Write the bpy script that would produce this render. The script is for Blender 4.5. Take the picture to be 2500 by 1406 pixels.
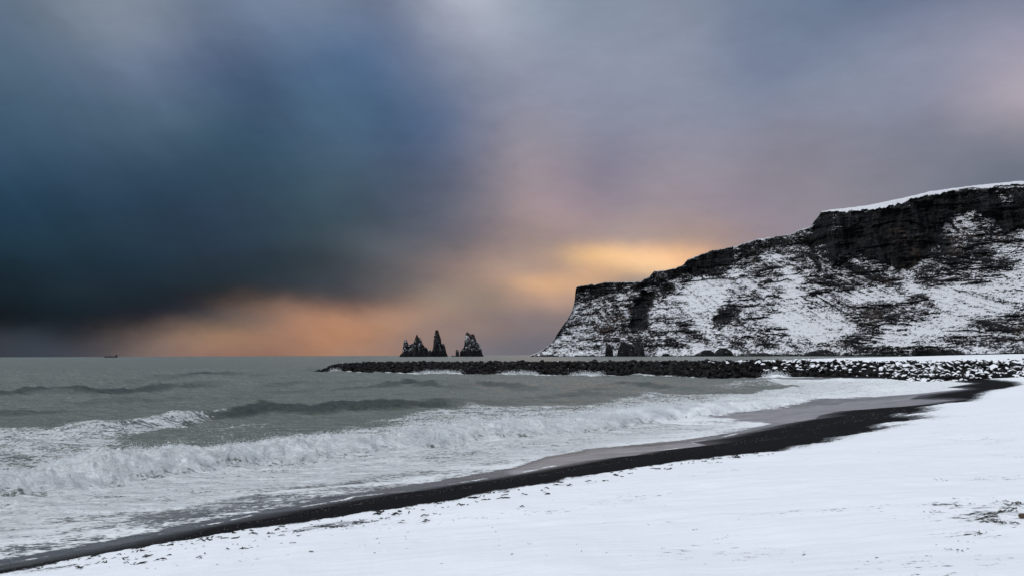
import bpy, math, random
import numpy as np
from mathutils import Matrix, Vector
scene = bpy.context.scene
for o in list(bpy.data.objects): bpy.data.objects.remove(o)
R = math.radians

# ------------------------------------------------------------------ camera
CAMH = 6.0; F = 1944.0; CX, CY = 1250.0, 703.0
PITCH = math.atan(163.5 / F); ROLL = -0.0038
CAM = Matrix.Rotation(R(90) + PITCH, 3, 'X') @ Matrix.Rotation(ROLL, 3, 'Z')
cd = bpy.data.cameras.new('camera'); cam = bpy.data.objects.new('camera', cd)
scene.collection.objects.link(cam); scene.camera = cam
cd.lens = 36 * F / 2500; cd.sensor_width = 36; cd.clip_end = 200000; cd.clip_start = 0.1
cam.matrix_world = Matrix.Translation((0, 0, CAMH)) @ CAM.to_4x4()
scene.view_settings.view_transform = 'Standard'; scene.view_settings.look = 'None'
scene.view_settings.exposure = 0; scene.view_settings.gamma = 1; scene.view_settings.use_curve_mapping = False
scene.cycles.max_bounces = 5; scene.cycles.diffuse_bounces = 2; scene.cycles.glossy_bounces = 2
scene.cycles.caustics_reflective = False; scene.cycles.caustics_refractive = False

def ray(px, py):
    v = CAM @ Vector(((px - CX) / F, -(py - CY) / F, -1.0)); return v
def ae(px, py):                     # pixel -> (X/Y, Z/Y) of its direction
    v = ray(px, py); return v.x / v.y, v.z / v.y
def on_plane(px, py, z=0.0):
    v = ray(px, py); t = (z - CAMH) / v.z; return (v.x * t, v.y * t)
def lin(c):
    return tuple(((x/255) / 12.92 if x/255 <= .04045 else ((x/255 + .055) / 1.055) ** 2.4) for x in c)

# ------------------------------------------------------------------ world sky
SUN_EL, SUN_AZ = R(40), R(245)      # azimuth clockwise from +Y (ahead): behind the camera, a little left
world = bpy.data.worlds.new('World'); scene.world = world; world.use_nodes = True
nt = world.node_tree; nt.nodes.clear()
def N(t, **k):
    n = nt.nodes.new(t)
    for a, b in k.items(): setattr(n, a, b)
    return n
def setin(n, i, v):
    if hasattr(v, 'is_linked') or isinstance(v, bpy.types.NodeSocket): nt.links.new(v, n.inputs[i])
    else: n.inputs[i].default_value = v
def M(op, a, b=None, c=None, clamp=False):
    n = N('ShaderNodeMath', operation=op, use_clamp=clamp); setin(n, 0, a)
    if b is not None: setin(n, 1, b)
    if c is not None: setin(n, 2, c)
    return n.outputs[0]
def V(op, a, b=None, c=None, out=0):
    n = N('ShaderNodeVectorMath', operation=op); setin(n, 0, a)
    if b is not None: setin(n, 1, b)
    if c is not None: setin(n, 2, c)
    return n.outputs[out]
tc = N('ShaderNodeTexCoord').outputs['Generated']
dirn = V('NORMALIZE', tc)
sp = N('ShaderNodeSeparateXYZ'); nt.links.new(dirn, sp.inputs[0])
az = M('ARCTAN2', sp.outputs[0], sp.outputs[1]); el = M('ARCSINE', sp.outputs[2])
cmb = N('ShaderNodeCombineXYZ'); setin(cmb, 0, az); setin(cmb, 1, M('ABSOLUTE', el)); setin(cmb, 2, 0.0)
P0 = cmb.outputs[0]
def noise_at(scale3, scale, det, rough=0.5):
    n = N('ShaderNodeTexNoise'); n.inputs['Scale'].default_value = scale; n.inputs['Detail'].default_value = det
    n.inputs['Roughness'].default_value = rough
    setin(n, 0, V('MULTIPLY', P0, scale3)); return n
w1 = noise_at((1.0, 1.9, 1), 3.3, 4.0)
w2 = noise_at((1.0, 1.7, 1), 9.0, 5.0)
w3 = noise_at((1.0, 1.7, 1), 26.0, 6.0, .6)
warp0 = V('MULTIPLY', V('SUBTRACT', w3.outputs['Color'], (.5, .5, .5)), (.020, .012, 0))
warp = V('MULTIPLY_ADD', V('SUBTRACT', w1.outputs['Color'], (.5, .5, .5)), (.045, .022, 0),
         V('MULTIPLY', V('SUBTRACT', w2.outputs['Color'], (.5, .5, .5)), (.040, .016, 0)))
P = V('ADD', P0, V('ADD', warp, warp0))
SKY = [ # px, py, colour, (sigma_x px, sigma_y px)
 (0,0,(96,116,140)),(110,30,(104,122,142)),(230,10,(138,148,158)),(270,70,(120,136,156)),(420,10,(114,130,152)),(600,10,(106,124,152)),(800,0,(112,128,156)),(980,10,(116,132,162)),(1100,-10,(180,184,197)),(1200,40,(162,170,188)),(1350,20,(140,154,174)),
 (1600,50,(136,146,168)),(1880,10,(112,128,154)),(2160,20,(100,122,152)),(2420,10,(106,128,158)),
 (0,150,(78,106,130)),(180,160,(86,112,138)),(340,150,(104,122,150)),(500,140,(78,106,138)),(700,110,(86,110,142)),(900,110,(88,114,150)),(1050,130,(122,134,162)),(1170,160,(138,146,168)),(1400,150,(140,148,170)),
 (1650,170,(138,146,168)),(1900,132,(116,130,158)),(2080,95,(120,134,160)),(2220,115,(146,151,173)),(2460,80,(154,155,177)),(2100,190,(134,142,166)),(2320,170,(134,142,166)),(2460,195,(178,165,176)),
 (0,300,(58,90,116)),(220,290,(68,98,124)),(420,260,(76,104,130)),(560,310,(52,84,110)),(760,280,(66,98,128)),(960,250,(74,102,136)),(1070,300,(88,108,142)),(1200,300,(126,130,152)),(1400,290,(140,142,162)),
 (1700,300,(138,142,162)),(2050,290,(134,138,158)),(2350,290,(136,136,154)),
 (0,430,(36,70,96)),(300,420,(46,76,102)),(600,420,(46,76,98)),(850,420,(62,88,110)),(1030,410,(80,94,120)),(1150,420,(110,112,132)),(1300,380,(150,140,152)),
 (1450,425,(133,130,148)),(1650,390,(146,140,156)),(1950,400,(136,132,148)),(2250,410,(124,126,142)),(2480,400,(114,119,136)),
 (0,560,(20,52,72)),(280,560,(30,58,78)),(560,540,(40,62,84)),(800,540,(54,76,90)),(980,530,(72,84,100)),(1090,510,(100,104,122)),(1220,520,(142,128,134)),(1360,500,(160,142,148)),(1600,490,(152,139,148)),(1900,490,(142,134,146)),
 (0,670,(12,34,48)),(280,670,(20,42,58)),(560,660,(32,48,60)),(800,650,(46,60,72)),(960,610,(92,95,104)),(1080,600,(112,106,112)),(1180,590,(132,118,122)),(1340,575,(158,138,136)),(1600,565,(168,148,144)),(1800,555,(154,138,144)),
 (980,670,(100,94,96)),(1090,650,(138,120,116)),(1210,640,(182,150,130)),(1300,600,(158,138,132)),
 (1330,690,(214,170,132)),(1290,720,(186,152,130)),(1350,650,(182,152,134)),(1430,622,(224,182,136)),(1520,625,(250,202,152)),(1600,640,(255,208,158)),(1665,622,(240,190,146)),(1720,590,(178,150,136)),(1450,665,(206,166,132)),(1560,685,(166,148,138)),
 (0,770,(6,18,28)),(200,770,(16,28,40)),(400,770,(36,46,54)),(480,740,(34,44,52)),(640,715,(50,56,62)),(800,705,(64,68,76)),(900,730,(84,80,84)),(960,700,(106,96,98)),(1080,720,(148,128,116)),(1180,720,(152,132,120)),
 (560,775,(104,90,84)),(680,750,(140,110,94)),(800,770,(172,128,104)),(950,765,(158,124,106)),(1130,790,(142,122,116)),(1270,780,(134,120,120)),
 (0,845,(52,58,68)),(180,845,(62,64,74)),(250,815,(40,46,56)),(340,850,(112,96,92)),(420,815,(118,98,88)),(540,820,(160,122,98)),(560,860,(146,112,98)),(700,820,(158,120,100)),(840,820,(182,134,104)),(950,850,(158,126,112)),(1050,840,(142,120,114)),(1240,850,(114,110,120)),
 (2420,-130,(104,124,154)),(2150,-130,(100,122,152)),(980,-110,(118,134,162)),(1600,-120,(130,142,166)),(560,-110,(108,126,152)),(-150,560,(16,46,66)),(-150,700,(8,26,40)),(-150,300,(54,86,112)),(-150,820,(30,38,48)),
 (720,700,(56,60,68)),(850,690,(68,72,80)),(300,780,(20,30,40)),(330,730,(20,34,46)),(2650,190,(180,165,174)),(2650,60,(130,138,164)),
 (1500,830,(124,114,120)),(1560,760,(160,140,130)),
]
acc = None; wsum = None
_pts = []
for (px, py, c) in SKY:
    v = ray(px, py)
    sx, sy = 108.0, 72.0
    if py > 560: sx, sy = 92.0, 38.0
    if py > 690: sx, sy = 82.0, 26.0
    if c[0] > 195 and py > 560: sx, sy = 60.0, 19.0
    _pts.append((math.atan2(v.x, v.y), math.atan2(v.z, math.hypot(v.x, v.y)), F/sx, F/sy, tuple(np.array(lin(c))*(1-(k_ := .02 if c[0] > c[2]+8 else (.18 if px < 1150 and py < 760 else .14))) + k_*np.dot(lin(c), (.25, .6, .15)))))
_A = np.array([[p[0], p[1]] for p in _pts]); _I = np.array([[p[2], p[3]] for p in _pts]); _C = np.array([p[4] for p in _pts])
_q = (((_A[:, None, :]-_A[None])*_I[None])**2).sum(-1); _w = np.exp(-.55*_q); _w /= _w.sum(1, keepdims=True)
_c = _C.copy()
_lo = np.array([[.10 if p[1] > 690 and p[2][0] < 110 else .45] for p in SKY]); _hi = np.array([[1.7 if p[2][0] > 200 else 1.35] for p in SKY])
for _ in range(14): _c = np.clip(_c + .6*(_C - _w@_c), _C*_lo, _C*_hi+.002)
for (a_, e_, ix, iy, _x), col in zip(_pts, _c.tolist()):
    d = V('MULTIPLY', V('SUBTRACT', P, (a_, e_, 0)), (ix, iy, 0))
    q = V('DOT_PRODUCT', d, d, out=1)
    w = M('EXPONENT', M('MULTIPLY', q, -0.55))
    wc = N('ShaderNodeVectorMath', operation='SCALE'); wc.inputs[0].default_value = col; nt.links.new(w, wc.inputs['Scale'])
    acc = wc.outputs[0] if acc is None else V('ADD', wc.outputs[0], acc)
    wsum = w if wsum is None else M('ADD', w, wsum)
# the rest of the overcast: brighter broken cloud overhead and behind the camera
bn = noise_at((1, 1, 1), 2.2, 6.0, .55)
up = M('MULTIPLY_ADD', el, 1.1, 0.0, clamp=True)
yback = M('MULTIPLY_ADD', sp.outputs[1], -0.55, 0.5, clamp=True)
xright = M('MULTIPLY_ADD', sp.outputs[0], 0.5, 0.5, clamp=True)
br = M('ADD', M('MULTIPLY', up, 0.85), M('ADD', M('MULTIPLY', yback, 0.55), 0.10))
br = M('MULTIPLY', br, M('MULTIPLY_ADD', bn.outputs[0], 0.8, 0.6))
OVER = 0.70
c0 = V('MULTIPLY', br, (0.94*OVER, 0.99*OVER, 1.08*OVER))
EPS = 0.0012
skyc = V('DIVIDE', V('MULTIPLY_ADD', (EPS,)*3, c0, acc), M('ADD', wsum, EPS))
# streaky cloud texture
st = noise_at((1.0, 2.2, 1), 7.0, 7.0, .58)
st2 = noise_at((1.0, 1.6, 1), 3.0, 5.0, .5)
mod = M('ADD', M('MULTIPLY_ADD', st.outputs[0], 0.16, 0.92), M('MULTIPLY_ADD', st2.outputs[0], 0.16, -0.08))
# slanting shafts of falling snow under the dark cloud, wisps elsewhere
mp = N('ShaderNodeCombineXYZ'); setin(mp, 0, V('DOT_PRODUCT', P, (1.0, -1.15, 0), out=1)); setin(mp, 1, V('DOT_PRODUCT', P, (8.0, 7.0, 0), out=1))
sh = N('ShaderNodeTexNoise'); nt.links.new(mp.outputs[0], sh.inputs[0]); sh.inputs['Scale'].default_value = 1.0; sh.inputs['Detail'].default_value = 3.0
leftm = M('MULTIPLY_ADD', az, -3.2, .35, clamp=True)
shm = M('MULTIPLY_ADD', M('MULTIPLY', M('SUBTRACT', sh.outputs[0], .5), leftm), .6, 1.0)
wi = noise_at((1.0, 2.3, 1), 15.0, 9.0, .66)
wim = M('MULTIPLY_ADD', M('SUBTRACT', wi.outputs[0], .5), .24, 1.0)
skyc = V('MULTIPLY', skyc, M('MULTIPLY', mod, M('MULTIPLY', shm, wim)))
ns = N('ShaderNodeTexSky'); ns.sky_type = 'NISHITA'; ns.sun_disc = False
ns.sun_elevation = SUN_EL; ns.sun_rotation = SUN_AZ
nsv = V('MULTIPLY', ns.outputs[0], (.0012, .0012, .0012))
bgn = N('ShaderNodeBackground'); setin(bgn, 0, V('ADD', skyc, nsv)); bgn.inputs[1].default_value = 1.0
wo = N('ShaderNodeOutputWorld'); nt.links.new(bgn.outputs[0], wo.inputs[0])
world.cycles.sampling_method = 'MANUAL'; world.cycles.sample_map_resolution = 512

sl = bpy.data.lights.new('sun', 'SUN'); so = bpy.data.objects.new('sun', sl); scene.collection.objects.link(so)
sl.energy = 1.1; sl.angle = R(14); sl.color = (1.0, .97, .94)
sd = Vector((math.sin(SUN_AZ) * math.cos(SUN_EL), math.cos(SUN_AZ) * math.cos(SUN_EL), math.sin(SUN_EL)))
so.rotation_euler = sd.to_track_quat('Z', 'Y').to_euler(); so.location = (0, 0, 300)

# ------------------------------------------------------------------ helpers
def _h(ix, iy, iz, seed):
    n = (ix.astype(np.uint32) * np.uint32(73856093)) ^ (iy.astype(np.uint32) * np.uint32(19349663)) ^ (iz.astype(np.uint32) * np.uint32(83492791)) ^ np.uint32(seed * 2654435 + 77)
    n ^= n >> np.uint32(15); n *= np.uint32(2246822519); n ^= n >> np.uint32(13); n *= np.uint32(3266489917); n ^= n >> np.uint32(16)
    return n.astype(np.float32) / np.float32(4294967295.0)
def vnoise(x, y, z=None, seed=1):
    x = np.asarray(x, np.float32); y = np.asarray(y, np.float32)
    fx = np.floor(x); fy = np.floor(y); ix = fx.astype(np.int64); iy = fy.astype(np.int64)
    tx = x - fx; ty = y - fy; tx = tx*tx*(3-2*tx); ty = ty*ty*(3-2*ty)
    def layer(iz):
        a = _h(ix, iy, iz, seed); b = _h(ix+1, iy, iz, seed); c = _h(ix, iy+1, iz, seed); d = _h(ix+1, iy+1, iz, seed)
        a = a + (b-a)*tx; c = c + (d-c)*tx; return a + (c-a)*ty
    if z is None: return layer(np.zeros_like(ix)) * 2 - 1
    z = np.asarray(z, np.float32); fz = np.floor(z); iz = fz.astype(np.int64); tz = z - fz; tz = tz*tz*(3-2*tz)
    l0 = layer(iz); return (l0 + (layer(iz+1)-l0)*tz) * 2 - 1
def fbm(x, y, z=None, o=5, g=.5, seed=1, ridged=False):
    s = 0; a = 1.0; t = 0; f = 1.0
    for i in range(o):
        n = vnoise(x*f + 17.3*i, y*f - 9.1*i, None if z is None else z*f + 3.7*i, seed + i)
        if ridged: n = 1 - 2*np.abs(n)
        s = s + a*n; t += a; a *= g; f *= 2.03
    return s / t
def sst(a, b, x):
    t = np.clip((x - a) / (b - a), 0, 1); return t*t*(3-2*t)
def pdist(x, y, pts, closed=False):
    """distance to a polyline and the arc parameter (0..n-1) of the nearest point, and the side (+ = left of travel)"""
    best = np.full(x.shape, 1e18, np.float32); par = np.zeros(x.shape, np.float32); side = np.ones(x.shape, np.float32)
    n = len(pts); m = n if closed else n - 1
    for i in range(m):
        ax, ay = pts[i]; bx, by = pts[(i+1) % n]; dx, dy = bx-ax, by-ay; L = dx*dx+dy*dy + 1e-12
        t = np.clip(((x-ax)*dx + (y-ay)*dy)/L, 0, 1); ex = x-ax-t*dx; ey = y-ay-t*dy; d = ex*ex+ey*ey
        k = d < best; best = np.where(k, d, best); par = np.where(k, i+t, par); side = np.where(k, np.sign(dx*(y-ay)-dy*(x-ax)), side)
    return np.sqrt(best), par, side
def inside(x, y, pts):
    r = np.zeros(x.shape, bool); n = len(pts)
    for i in range(n):
        ax, ay = pts[i]; bx, by = pts[(i+1) % n]
        if ay == by: continue
        c = ((ay > y) != (by > y)) & (x < (bx-ax)*(y-ay)/(by-ay) + ax); r ^= c
    return r
def sdist(x, y, pts):
    d, _, _ = pdist(x, y, pts, True); return np.where(inside(x, y, pts), d, -d)
def link(o, parent=None):
    scene.collection.objects.link(o)
    if parent: o.parent = parent
    return o
def tag(o, label=None, cat=None, group=None, kind=None):
    if label: o['label'] = label
    if cat: o['category'] = cat
    if group: o['group'] = group
    if kind: o['kind'] = kind
    return o
def mesh_np(name, verts, quads, mat, attrs=None, smooth=True, parent=None, tris=False):
    k = 3 if tris else 4
    me = bpy.data.meshes.new(name); verts = np.ascontiguousarray(verts, np.float32); quads = np.ascontiguousarray(quads, np.int32)
    me.vertices.add(len(verts)); me.vertices.foreach_set('co', verts.ravel())
    me.loops.add(quads.size); me.loops.foreach_set('vertex_index', quads.ravel())
    me.polygons.add(len(quads)); me.polygons.foreach_set('loop_start', np.arange(0, quads.size, k, dtype=np.int32))
    if smooth: me.polygons.foreach_set('use_smooth', np.ones(len(quads), bool))
    for n, v in (attrs or {}).items():
        at = me.attributes.new(n, 'FLOAT', 'POINT'); at.data.foreach_set('value', np.ascontiguousarray(v, np.float32).ravel())
    me.update(calc_edges=True); me.validate()
    if mat: me.materials.append(mat)
    o = bpy.data.objects.new(name, me); return link(o, parent)
def grid_mesh(name, X, Y, Z, mat, attrs=None, keep=None, flip=False, wrap=False):
    r, c = X.shape; idx = np.arange(r*c).reshape(r, c)
    q = np.stack([idx[:-1, :-1], idx[:-1, 1:], idx[1:, 1:], idx[1:, :-1]], -1)
    if flip: q = q[..., ::-1]
    kq = np.ones((r-1, c-1), bool) if keep is None else (keep[:-1, :-1] | keep[:-1, 1:] | keep[1:, 1:] | keep[1:, :-1])
    q = q[kq]; V_ = np.stack([X, Y, Z], -1).reshape(-1, 3); at = {k: v.ravel() for k, v in (attrs or {}).items()}
    if keep is not None:
        u = np.zeros(r*c, bool); u[q.ravel()] = True; mp = np.cumsum(u) - 1; q = mp[q]; V_ = V_[u]; at = {k: v[u] for k, v in at.items()}
    return mesh_np(name, V_, q, mat, at)

class Mat:
    def __init__(s, name):
        s.m = bpy.data.materials.new(name); s.m.use_nodes = True; s.t = s.m.node_tree; s.b = s.t.nodes['Principled BSDF']
        s.co = s.t.nodes.new('ShaderNodeNewGeometry')
    def n(s, t, **k):
        x = s.t.nodes.new(t)
        for a, b in k.items(): setattr(x, a, b)
        return x
    def put(s, n, i, v):
        if isinstance(v, bpy.types.NodeSocket): s.t.links.new(v, n.inputs[i])
        else: n.inputs[i].default_value = v
    def math(s, op, a, b=None, c=None, clamp=False):
        x = s.n('ShaderNodeMath', operation=op, use_clamp=clamp); s.put(x, 0, a)
        if b is not None: s.put(x, 1, b)
        if c is not None: s.put(x, 2, c)
        return x.outputs[0]
    def pos(s, scale=(1, 1, 1), rot=0.0):
        x = s.n('ShaderNodeMapping'); s.put(x, 0, s.co.outputs['Position']); x.inputs['Scale'].default_value = scale; x.inputs['Rotation'].default_value = (0, 0, rot)
        return x.outputs[0]
    def noise(s, scale, det=4, rough=.5, vec=None, dist=0.0):
        x = s.n('ShaderNodeTexNoise'); s.put(x, 0, vec if vec is not None else s.pos()); x.inputs['Scale'].default_value = scale
        x.inputs['Detail'].default_value = det; x.inputs['Roughness'].default_value = rough; x.inputs['Distortion'].default_value = dist
        return x.outputs[0]
    def attr(s, name):
        return s.n('ShaderNodeAttribute', attribute_name=name).outputs['Fac']
    def mix(s, f, a, b):
        x = s.n('ShaderNodeMix', data_type='RGBA'); s.put(x, 0, f)
        s.put(x, 6, a if isinstance(a, bpy.types.NodeSocket) else (*a, 1)); s.put(x, 7, b if isinstance(b, bpy.types.NodeSocket) else (*b, 1))
        return x.outputs[2]
    def step(s, v, lo, hi):
        x = s.n('ShaderNodeMapRange', interpolation_type='SMOOTHSTEP'); s.put(x, 0, v); s.put(x, 1, lo); s.put(x, 2, hi); return x.outputs[0]
    def bump(s, h, strength, dist, normal=None):
        x = s.n('ShaderNodeBump'); s.put(x, 'Height', h); x.inputs['Strength'].default_value = strength; x.inputs['Distance'].default_value = dist
        if normal: s.put(x, 'Normal', normal)
        return x.outputs[0]
    def done(s, col, rough=.8, normal=None, spec=.3, ior=None):
        s.put(s.b, 'Base Color', col if isinstance(col, bpy.types.NodeSocket) else (*col, 1)); s.put(s.b, 'Roughness', rough)
        s.put(s.b, 'Specular IOR Level', spec)
        if ior: s.b.inputs['IOR'].default_value = ior
        if normal: s.put(s.b, 'Normal', normal)
        return s.m

# ------------------------------------------------------------------ the lie of the shore
WPX = [(0,1382),(120,1361),(250,1336),(340,1318),(430,1298),(560,1274),(640,1254),(720,1243),(850,1220),(868,1214),(1000,1200),(1040,1192),(1124,1180),(1180,1171),(1260,1158),
       (1348,1140),(1448,1122),(1536,1115),(1576,1104),(1650,1096),(1724,1086),(1690,1080),(1760,1070),(1800,1060),(1860,1046),(1908,1035),(1988,1022),(1998,1014),(2046,1003),(2148,996),(2250,987),
       (2334,975),(2218,974),(2244,965),(2366,949),(2310,945),(2375,935),(2334,932),(2321,926),(2290,922)]
W = [on_plane(x, y, .35) for x, y in WPX]
COAST = [on_plane(2240, 917, .3), (92, 178), (80, 186)]
far = [(px, D) for px, D in ((1900, 205), (1860, 330), (1850, 560), (1960, 880), (2090, 1060), (2200, 1400), (2290, 1750))]
COAST += [((px-CX)/F*D, D) for px, D in far] + [(1400, 2300), (6000, 2600), (6000, -4000), (-5000, -4000), (-900, -820), (-30, 4)]
LAND = W + COAST
def ground_z(x, y, s=None):
    if s is None: s = sdist(x, y, LAND)
    D = np.hypot(x, y)
    k = 0.15 - 0.09*sst(50, 115, D) - .03*sst(200, 500, D)
    zm = 4.5 - 1.9*sst(70, 130, D) + 1.4*sst(200, 600, D) + 4.2*sst(1150, 1750, D)
    zin = zm*(1-np.exp(-np.maximum(s, 0)*k/zm*1.25))
    return np.where(s < 0, .35 + np.maximum(.06*s, -8), .35 + zin)
def on_ground(px, py, off=0.0):
    v = ray(px, py)
    t = np.linspace(3, 200, 3000); X = v.x*t/v.y; Y = t; Z = CAMH + v.z*t/v.y
    g = ground_z(X, Y) + off; k = np.argmax(Z < g)
    if k == 0: k = len(t)-1
    return (float(X[k]), float(Y[k]), float(g[k]))

# breakwater line (foot, seaward/beach side) : px, distance, crest height
BW = [(782,293,2.0),(800,292,2.9),(835,290,3.5),(900,282,3.8),(1000,268,3.8),(1250,238,4.0),(1500,222,4.2),(1700,202,4.35),(1900,200,4.4),(2100,190,4.45),(2250,168,4.5),(2380,162,4.6),(2500,158,4.7),(2700,160,4.8),(3000,170,4.8)]
BWL = [((p-CX)/F*D, D) for p, D, h in BW]

# ------------------------------------------------------------------ materials
def snow_material():
    m = Mat('snow'); e = m.attr('edge'); a = R(-42)
    v = m.pos((1.0, 3.0, 1), a)
    n1 = m.noise(2.6, 5, .6, v); n2 = m.noise(11, 3, .6, v)
    lump = m.noise(.5, 5, .55); wind = m.noise(1.1, 4, .5, m.pos((.5, 2.2, 1), R(-12)))
    f = m.math('ADD', m.math('MULTIPLY', n1, .55), m.math('MULTIPLY', n2, .45))
    thr = m.math('MULTIPLY_ADD', e, -.36, .745)
    d = m.step(m.math('SUBTRACT', f, thr), 0.0, .03)
    c = m.mix(d, (.82, .865, .915), (.035, .04, .042))
    c = m.mix(m.math('MULTIPLY', m.step(lump, .35, .75), .5), c, m.mix(.10, c, (.55, .6, .72)))
    hgt = m.math('ADD', m.math('MULTIPLY', wind, .7), m.math('MULTIPLY', n2, .12))
    hgt = m.math('SUBTRACT', hgt, m.math('MULTIPLY', d, .25))
    return m.done(c, .75, m.bump(hgt, .85, .13), .2)
def sand_material():
    m = Mat('black_sand'); wet = m.attr('wet')
    g = m.noise(26, 3, .7); g2 = m.noise(5, 4, .6); b = m.noise(.8, 4, .6)
    v = m.n('ShaderNodeTexVoronoi'); m.put(v, 0, m.pos()); v.inputs['Scale'].default_value = 7.0
    peb = m.math('MULTIPLY', m.step(v.outputs['Distance'], .22, .12), m.step(b, .45, .62))
    c = m.mix(m.step(g, .5, .72), (.006, .0065, .008), (.046, .045, .047))
    c = m.mix(m.math('MULTIPLY', peb, .15), c, (.085, .08, .08))
    c = m.mix(m.math('MULTIPLY', wet, .5), c, (.010, .011, .013))
    r = m.math('MULTIPLY_ADD', wet, -.55, .85)
    return m.done(c, r, m.bump(m.math('ADD', g, m.math('MULTIPLY', g2, .6)), .8, .05), m.math('MULTIPLY_ADD', wet, .30, .03))
def sea_material():
    m = Mat('sea'); fo = m.attr('foam'); fi = m.attr('film'); th = m.attr('thick'); fc = m.attr('face'); ve = m.attr('painted_sheen')
    rot = R(-38)
    v = m.pos((.42, 1.25, 1), rot); v2 = m.pos((.8, 1.25, 1), rot)
    a = m.noise(1.1, 7, .68, v, .5); b = m.noise(4.2, 6, .72, v2, .5); lf = m.noise(.30, 3, .5, v)
    def cen(x, g): return m.math('MULTIPLY_ADD', x, g, -.5*g)
    n = m.math('ADD', m.math('ADD', cen(a, 1.2), cen(b, 2.0)), cen(lf, .5))
    d = m.math('ADD', n, m.math('SUBTRACT', fo, .5))
    f = m.step(d, -.10, .10)
    f = m.math('MULTIPLY', f, m.step(fo, .02, .16))
    f = m.math('MAXIMUM', f, m.math('MULTIPLY', th, m.step(m.math('ADD', d, th), .25, .75)))
    f = m.math('MULTIPLY', f, .97)
    deep = m.mix(m.noise(.02, 3), (.172, .196, .178), (.205, .226, .204))
    wcol = m.mix(fi, deep, (.035, .040, .047))
    wcol = m.mix(m.math('MULTIPLY', ve, m.step(cen(a, 1.0), -.35, .15)), wcol, (.44, .43, .455))  # lilac-grey sky reflection on the thin water, painted into its base colour
    wcol = m.mix(m.math('MULTIPLY', fc, m.math('MULTIPLY_ADD', b, .9, .35), clamp=True), wcol, (.020, .034, .032))  # dark green wave fronts, their weaker sky reflection also painted into the colour
    fcol = m.mix(m.step(cen(b, 1.0), -.25, .25), (.68, .73, .775), (.88, .915, .94))
    c = m.mix(f, wcol, fcol)
    rr = m.math('ADD', m.math('MULTIPLY_ADD', f, .5, .24), m.math('MULTIPLY', ve, .12))
    h1 = m.noise(.9, 6, .68, m.pos((.6, 1.5, 1), R(-25)), .4); h2 = m.noise(.16, 5, .6, m.pos((.5, 1.6, 1), R(-25)))
    hb = m.math('ADD', m.math('MULTIPLY', h1, 1.0), m.math('MULTIPLY', h2, 3.0))
    calm = m.math('MULTIPLY_ADD', fi, -.92, 1.0)
    nb = m.bump(m.math('MULTIPLY', hb, calm), 1.0, .95)
    nb = m.bump(m.math('ADD', m.math('MULTIPLY', f, .45), m.math('MULTIPLY', m.noise(2.6, 7, .75), m.math('MULTIPLY_ADD', f, .9, .04))), .6, .11, nb)
    return m.done(c, rr, nb, .42, 1.33)
def rock_material(name, snow_bias, tint=(.018, .018, .020), light=(.06, .056, .052), wet=False):
    m = Mat(name); sepn = m.n('ShaderNodeSeparateXYZ'); m.put(sepn, 0, m.co.outputs['Normal'])
    a = m.noise(1.3, 5, .6); b = m.noise(5, 4, .65)
    c = m.mix(m.step(a, .42, .68), tint, light)
    bz = m.bump(m.math('ADD', a, m.math('MULTIPLY', b, .4)), .7, .2)
    if snow_bias is not None:
        s = m.math('ADD', m.math('MULTIPLY', sepn.outputs[2], 1.0), m.math('MULTIPLY_ADD', m.noise(.9, 4, .6), 1.1, -.55))
        c = m.mix(m.step(s, snow_bias, snow_bias + .12), c, (.80, .83, .88))
    return m.done(c, .85, bz, .15)
def cliff_material(name='cliff', k=1.0):
    m = Mat(name); s = m.attr('snow'); br = m.attr('brown')
    p1 = m.pos((1*k, 1*k, 1.5*k)); pv = m.pos((1.6*k, 1.6*k, .42*k))
    a = m.noise(.030, 6, .6, p1, .8); b = m.noise(.10, 5, .65, p1, .6); v = m.noise(.07, 6, .65, pv, .4); c3 = m.noise(.27, 4, .7, m.pos((k, k, 1.7*k)))
    def cen(x, g): return m.math('MULTIPLY_ADD', x, g, -.5*g)
    n = m.math('ADD', m.math('ADD', cen(a, 1.0), cen(b, 1.9)), m.math('ADD', cen(v, .45), cen(c3, 2.3)))
    sepn = m.n('ShaderNodeSeparateXYZ'); m.put(sepn, 0, m.co.outputs['Normal'])
    n = m.math('ADD', n, m.math('MULTIPLY_ADD', sepn.outputs[2], .42, -.25))
    d = m.math('ADD', n, m.math('SUBTRACT', s, .5))
    f = m.step(d, -.035, .05)
    v3 = m.noise(.018, 5, .6, pv, .6)
    rock = m.mix(m.step(v, .38, .66), (.004, .0045, .007), (.031, .031, .033))
    rock = m.mix(m.math('MULTIPLY', m.step(v3, .54, .44), .8), rock, (.003, .0035, .005))
    rock = m.mix(m.step(c3, .5, .75), rock, (.052, .053, .056))
    rock = m.mix(m.math('MULTIPLY', br, m.step(b, .42, .62)), rock, (.085, .054, .038))
    rock = m.mix(m.math('MULTIPLY', m.step(d, -.30, -.03), .20), rock, (.42, .44, .47))
    c = m.mix(f, rock, (.76, .785, .84))
    bp = m.bump(m.math('ADD', b, m.math('ADD', m.math('MULTIPLY', v, .5), m.math('MULTIPLY', c3, .5))), .9, 7.0/k)
    return m.done(c, .85, bp, .12)
M_SNOW = snow_material(); M_SAND = sand_material(); M_SEA = sea_material()
M_BARE = rock_material('bare_boulder', None, (.0035, .0035, .0045), (.026, .025, .025))
M_DUST = rock_material('dusted_boulder', 1.02, (.0035, .0035, .0045), (.028, .027, .026))
M_CAP = rock_material('snowy_boulder', .50, (.006, .007, .009), (.03, .03, .03))
M_CLIFF = cliff_material(); M_STACK = cliff_material('stack_rock', .7)

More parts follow.
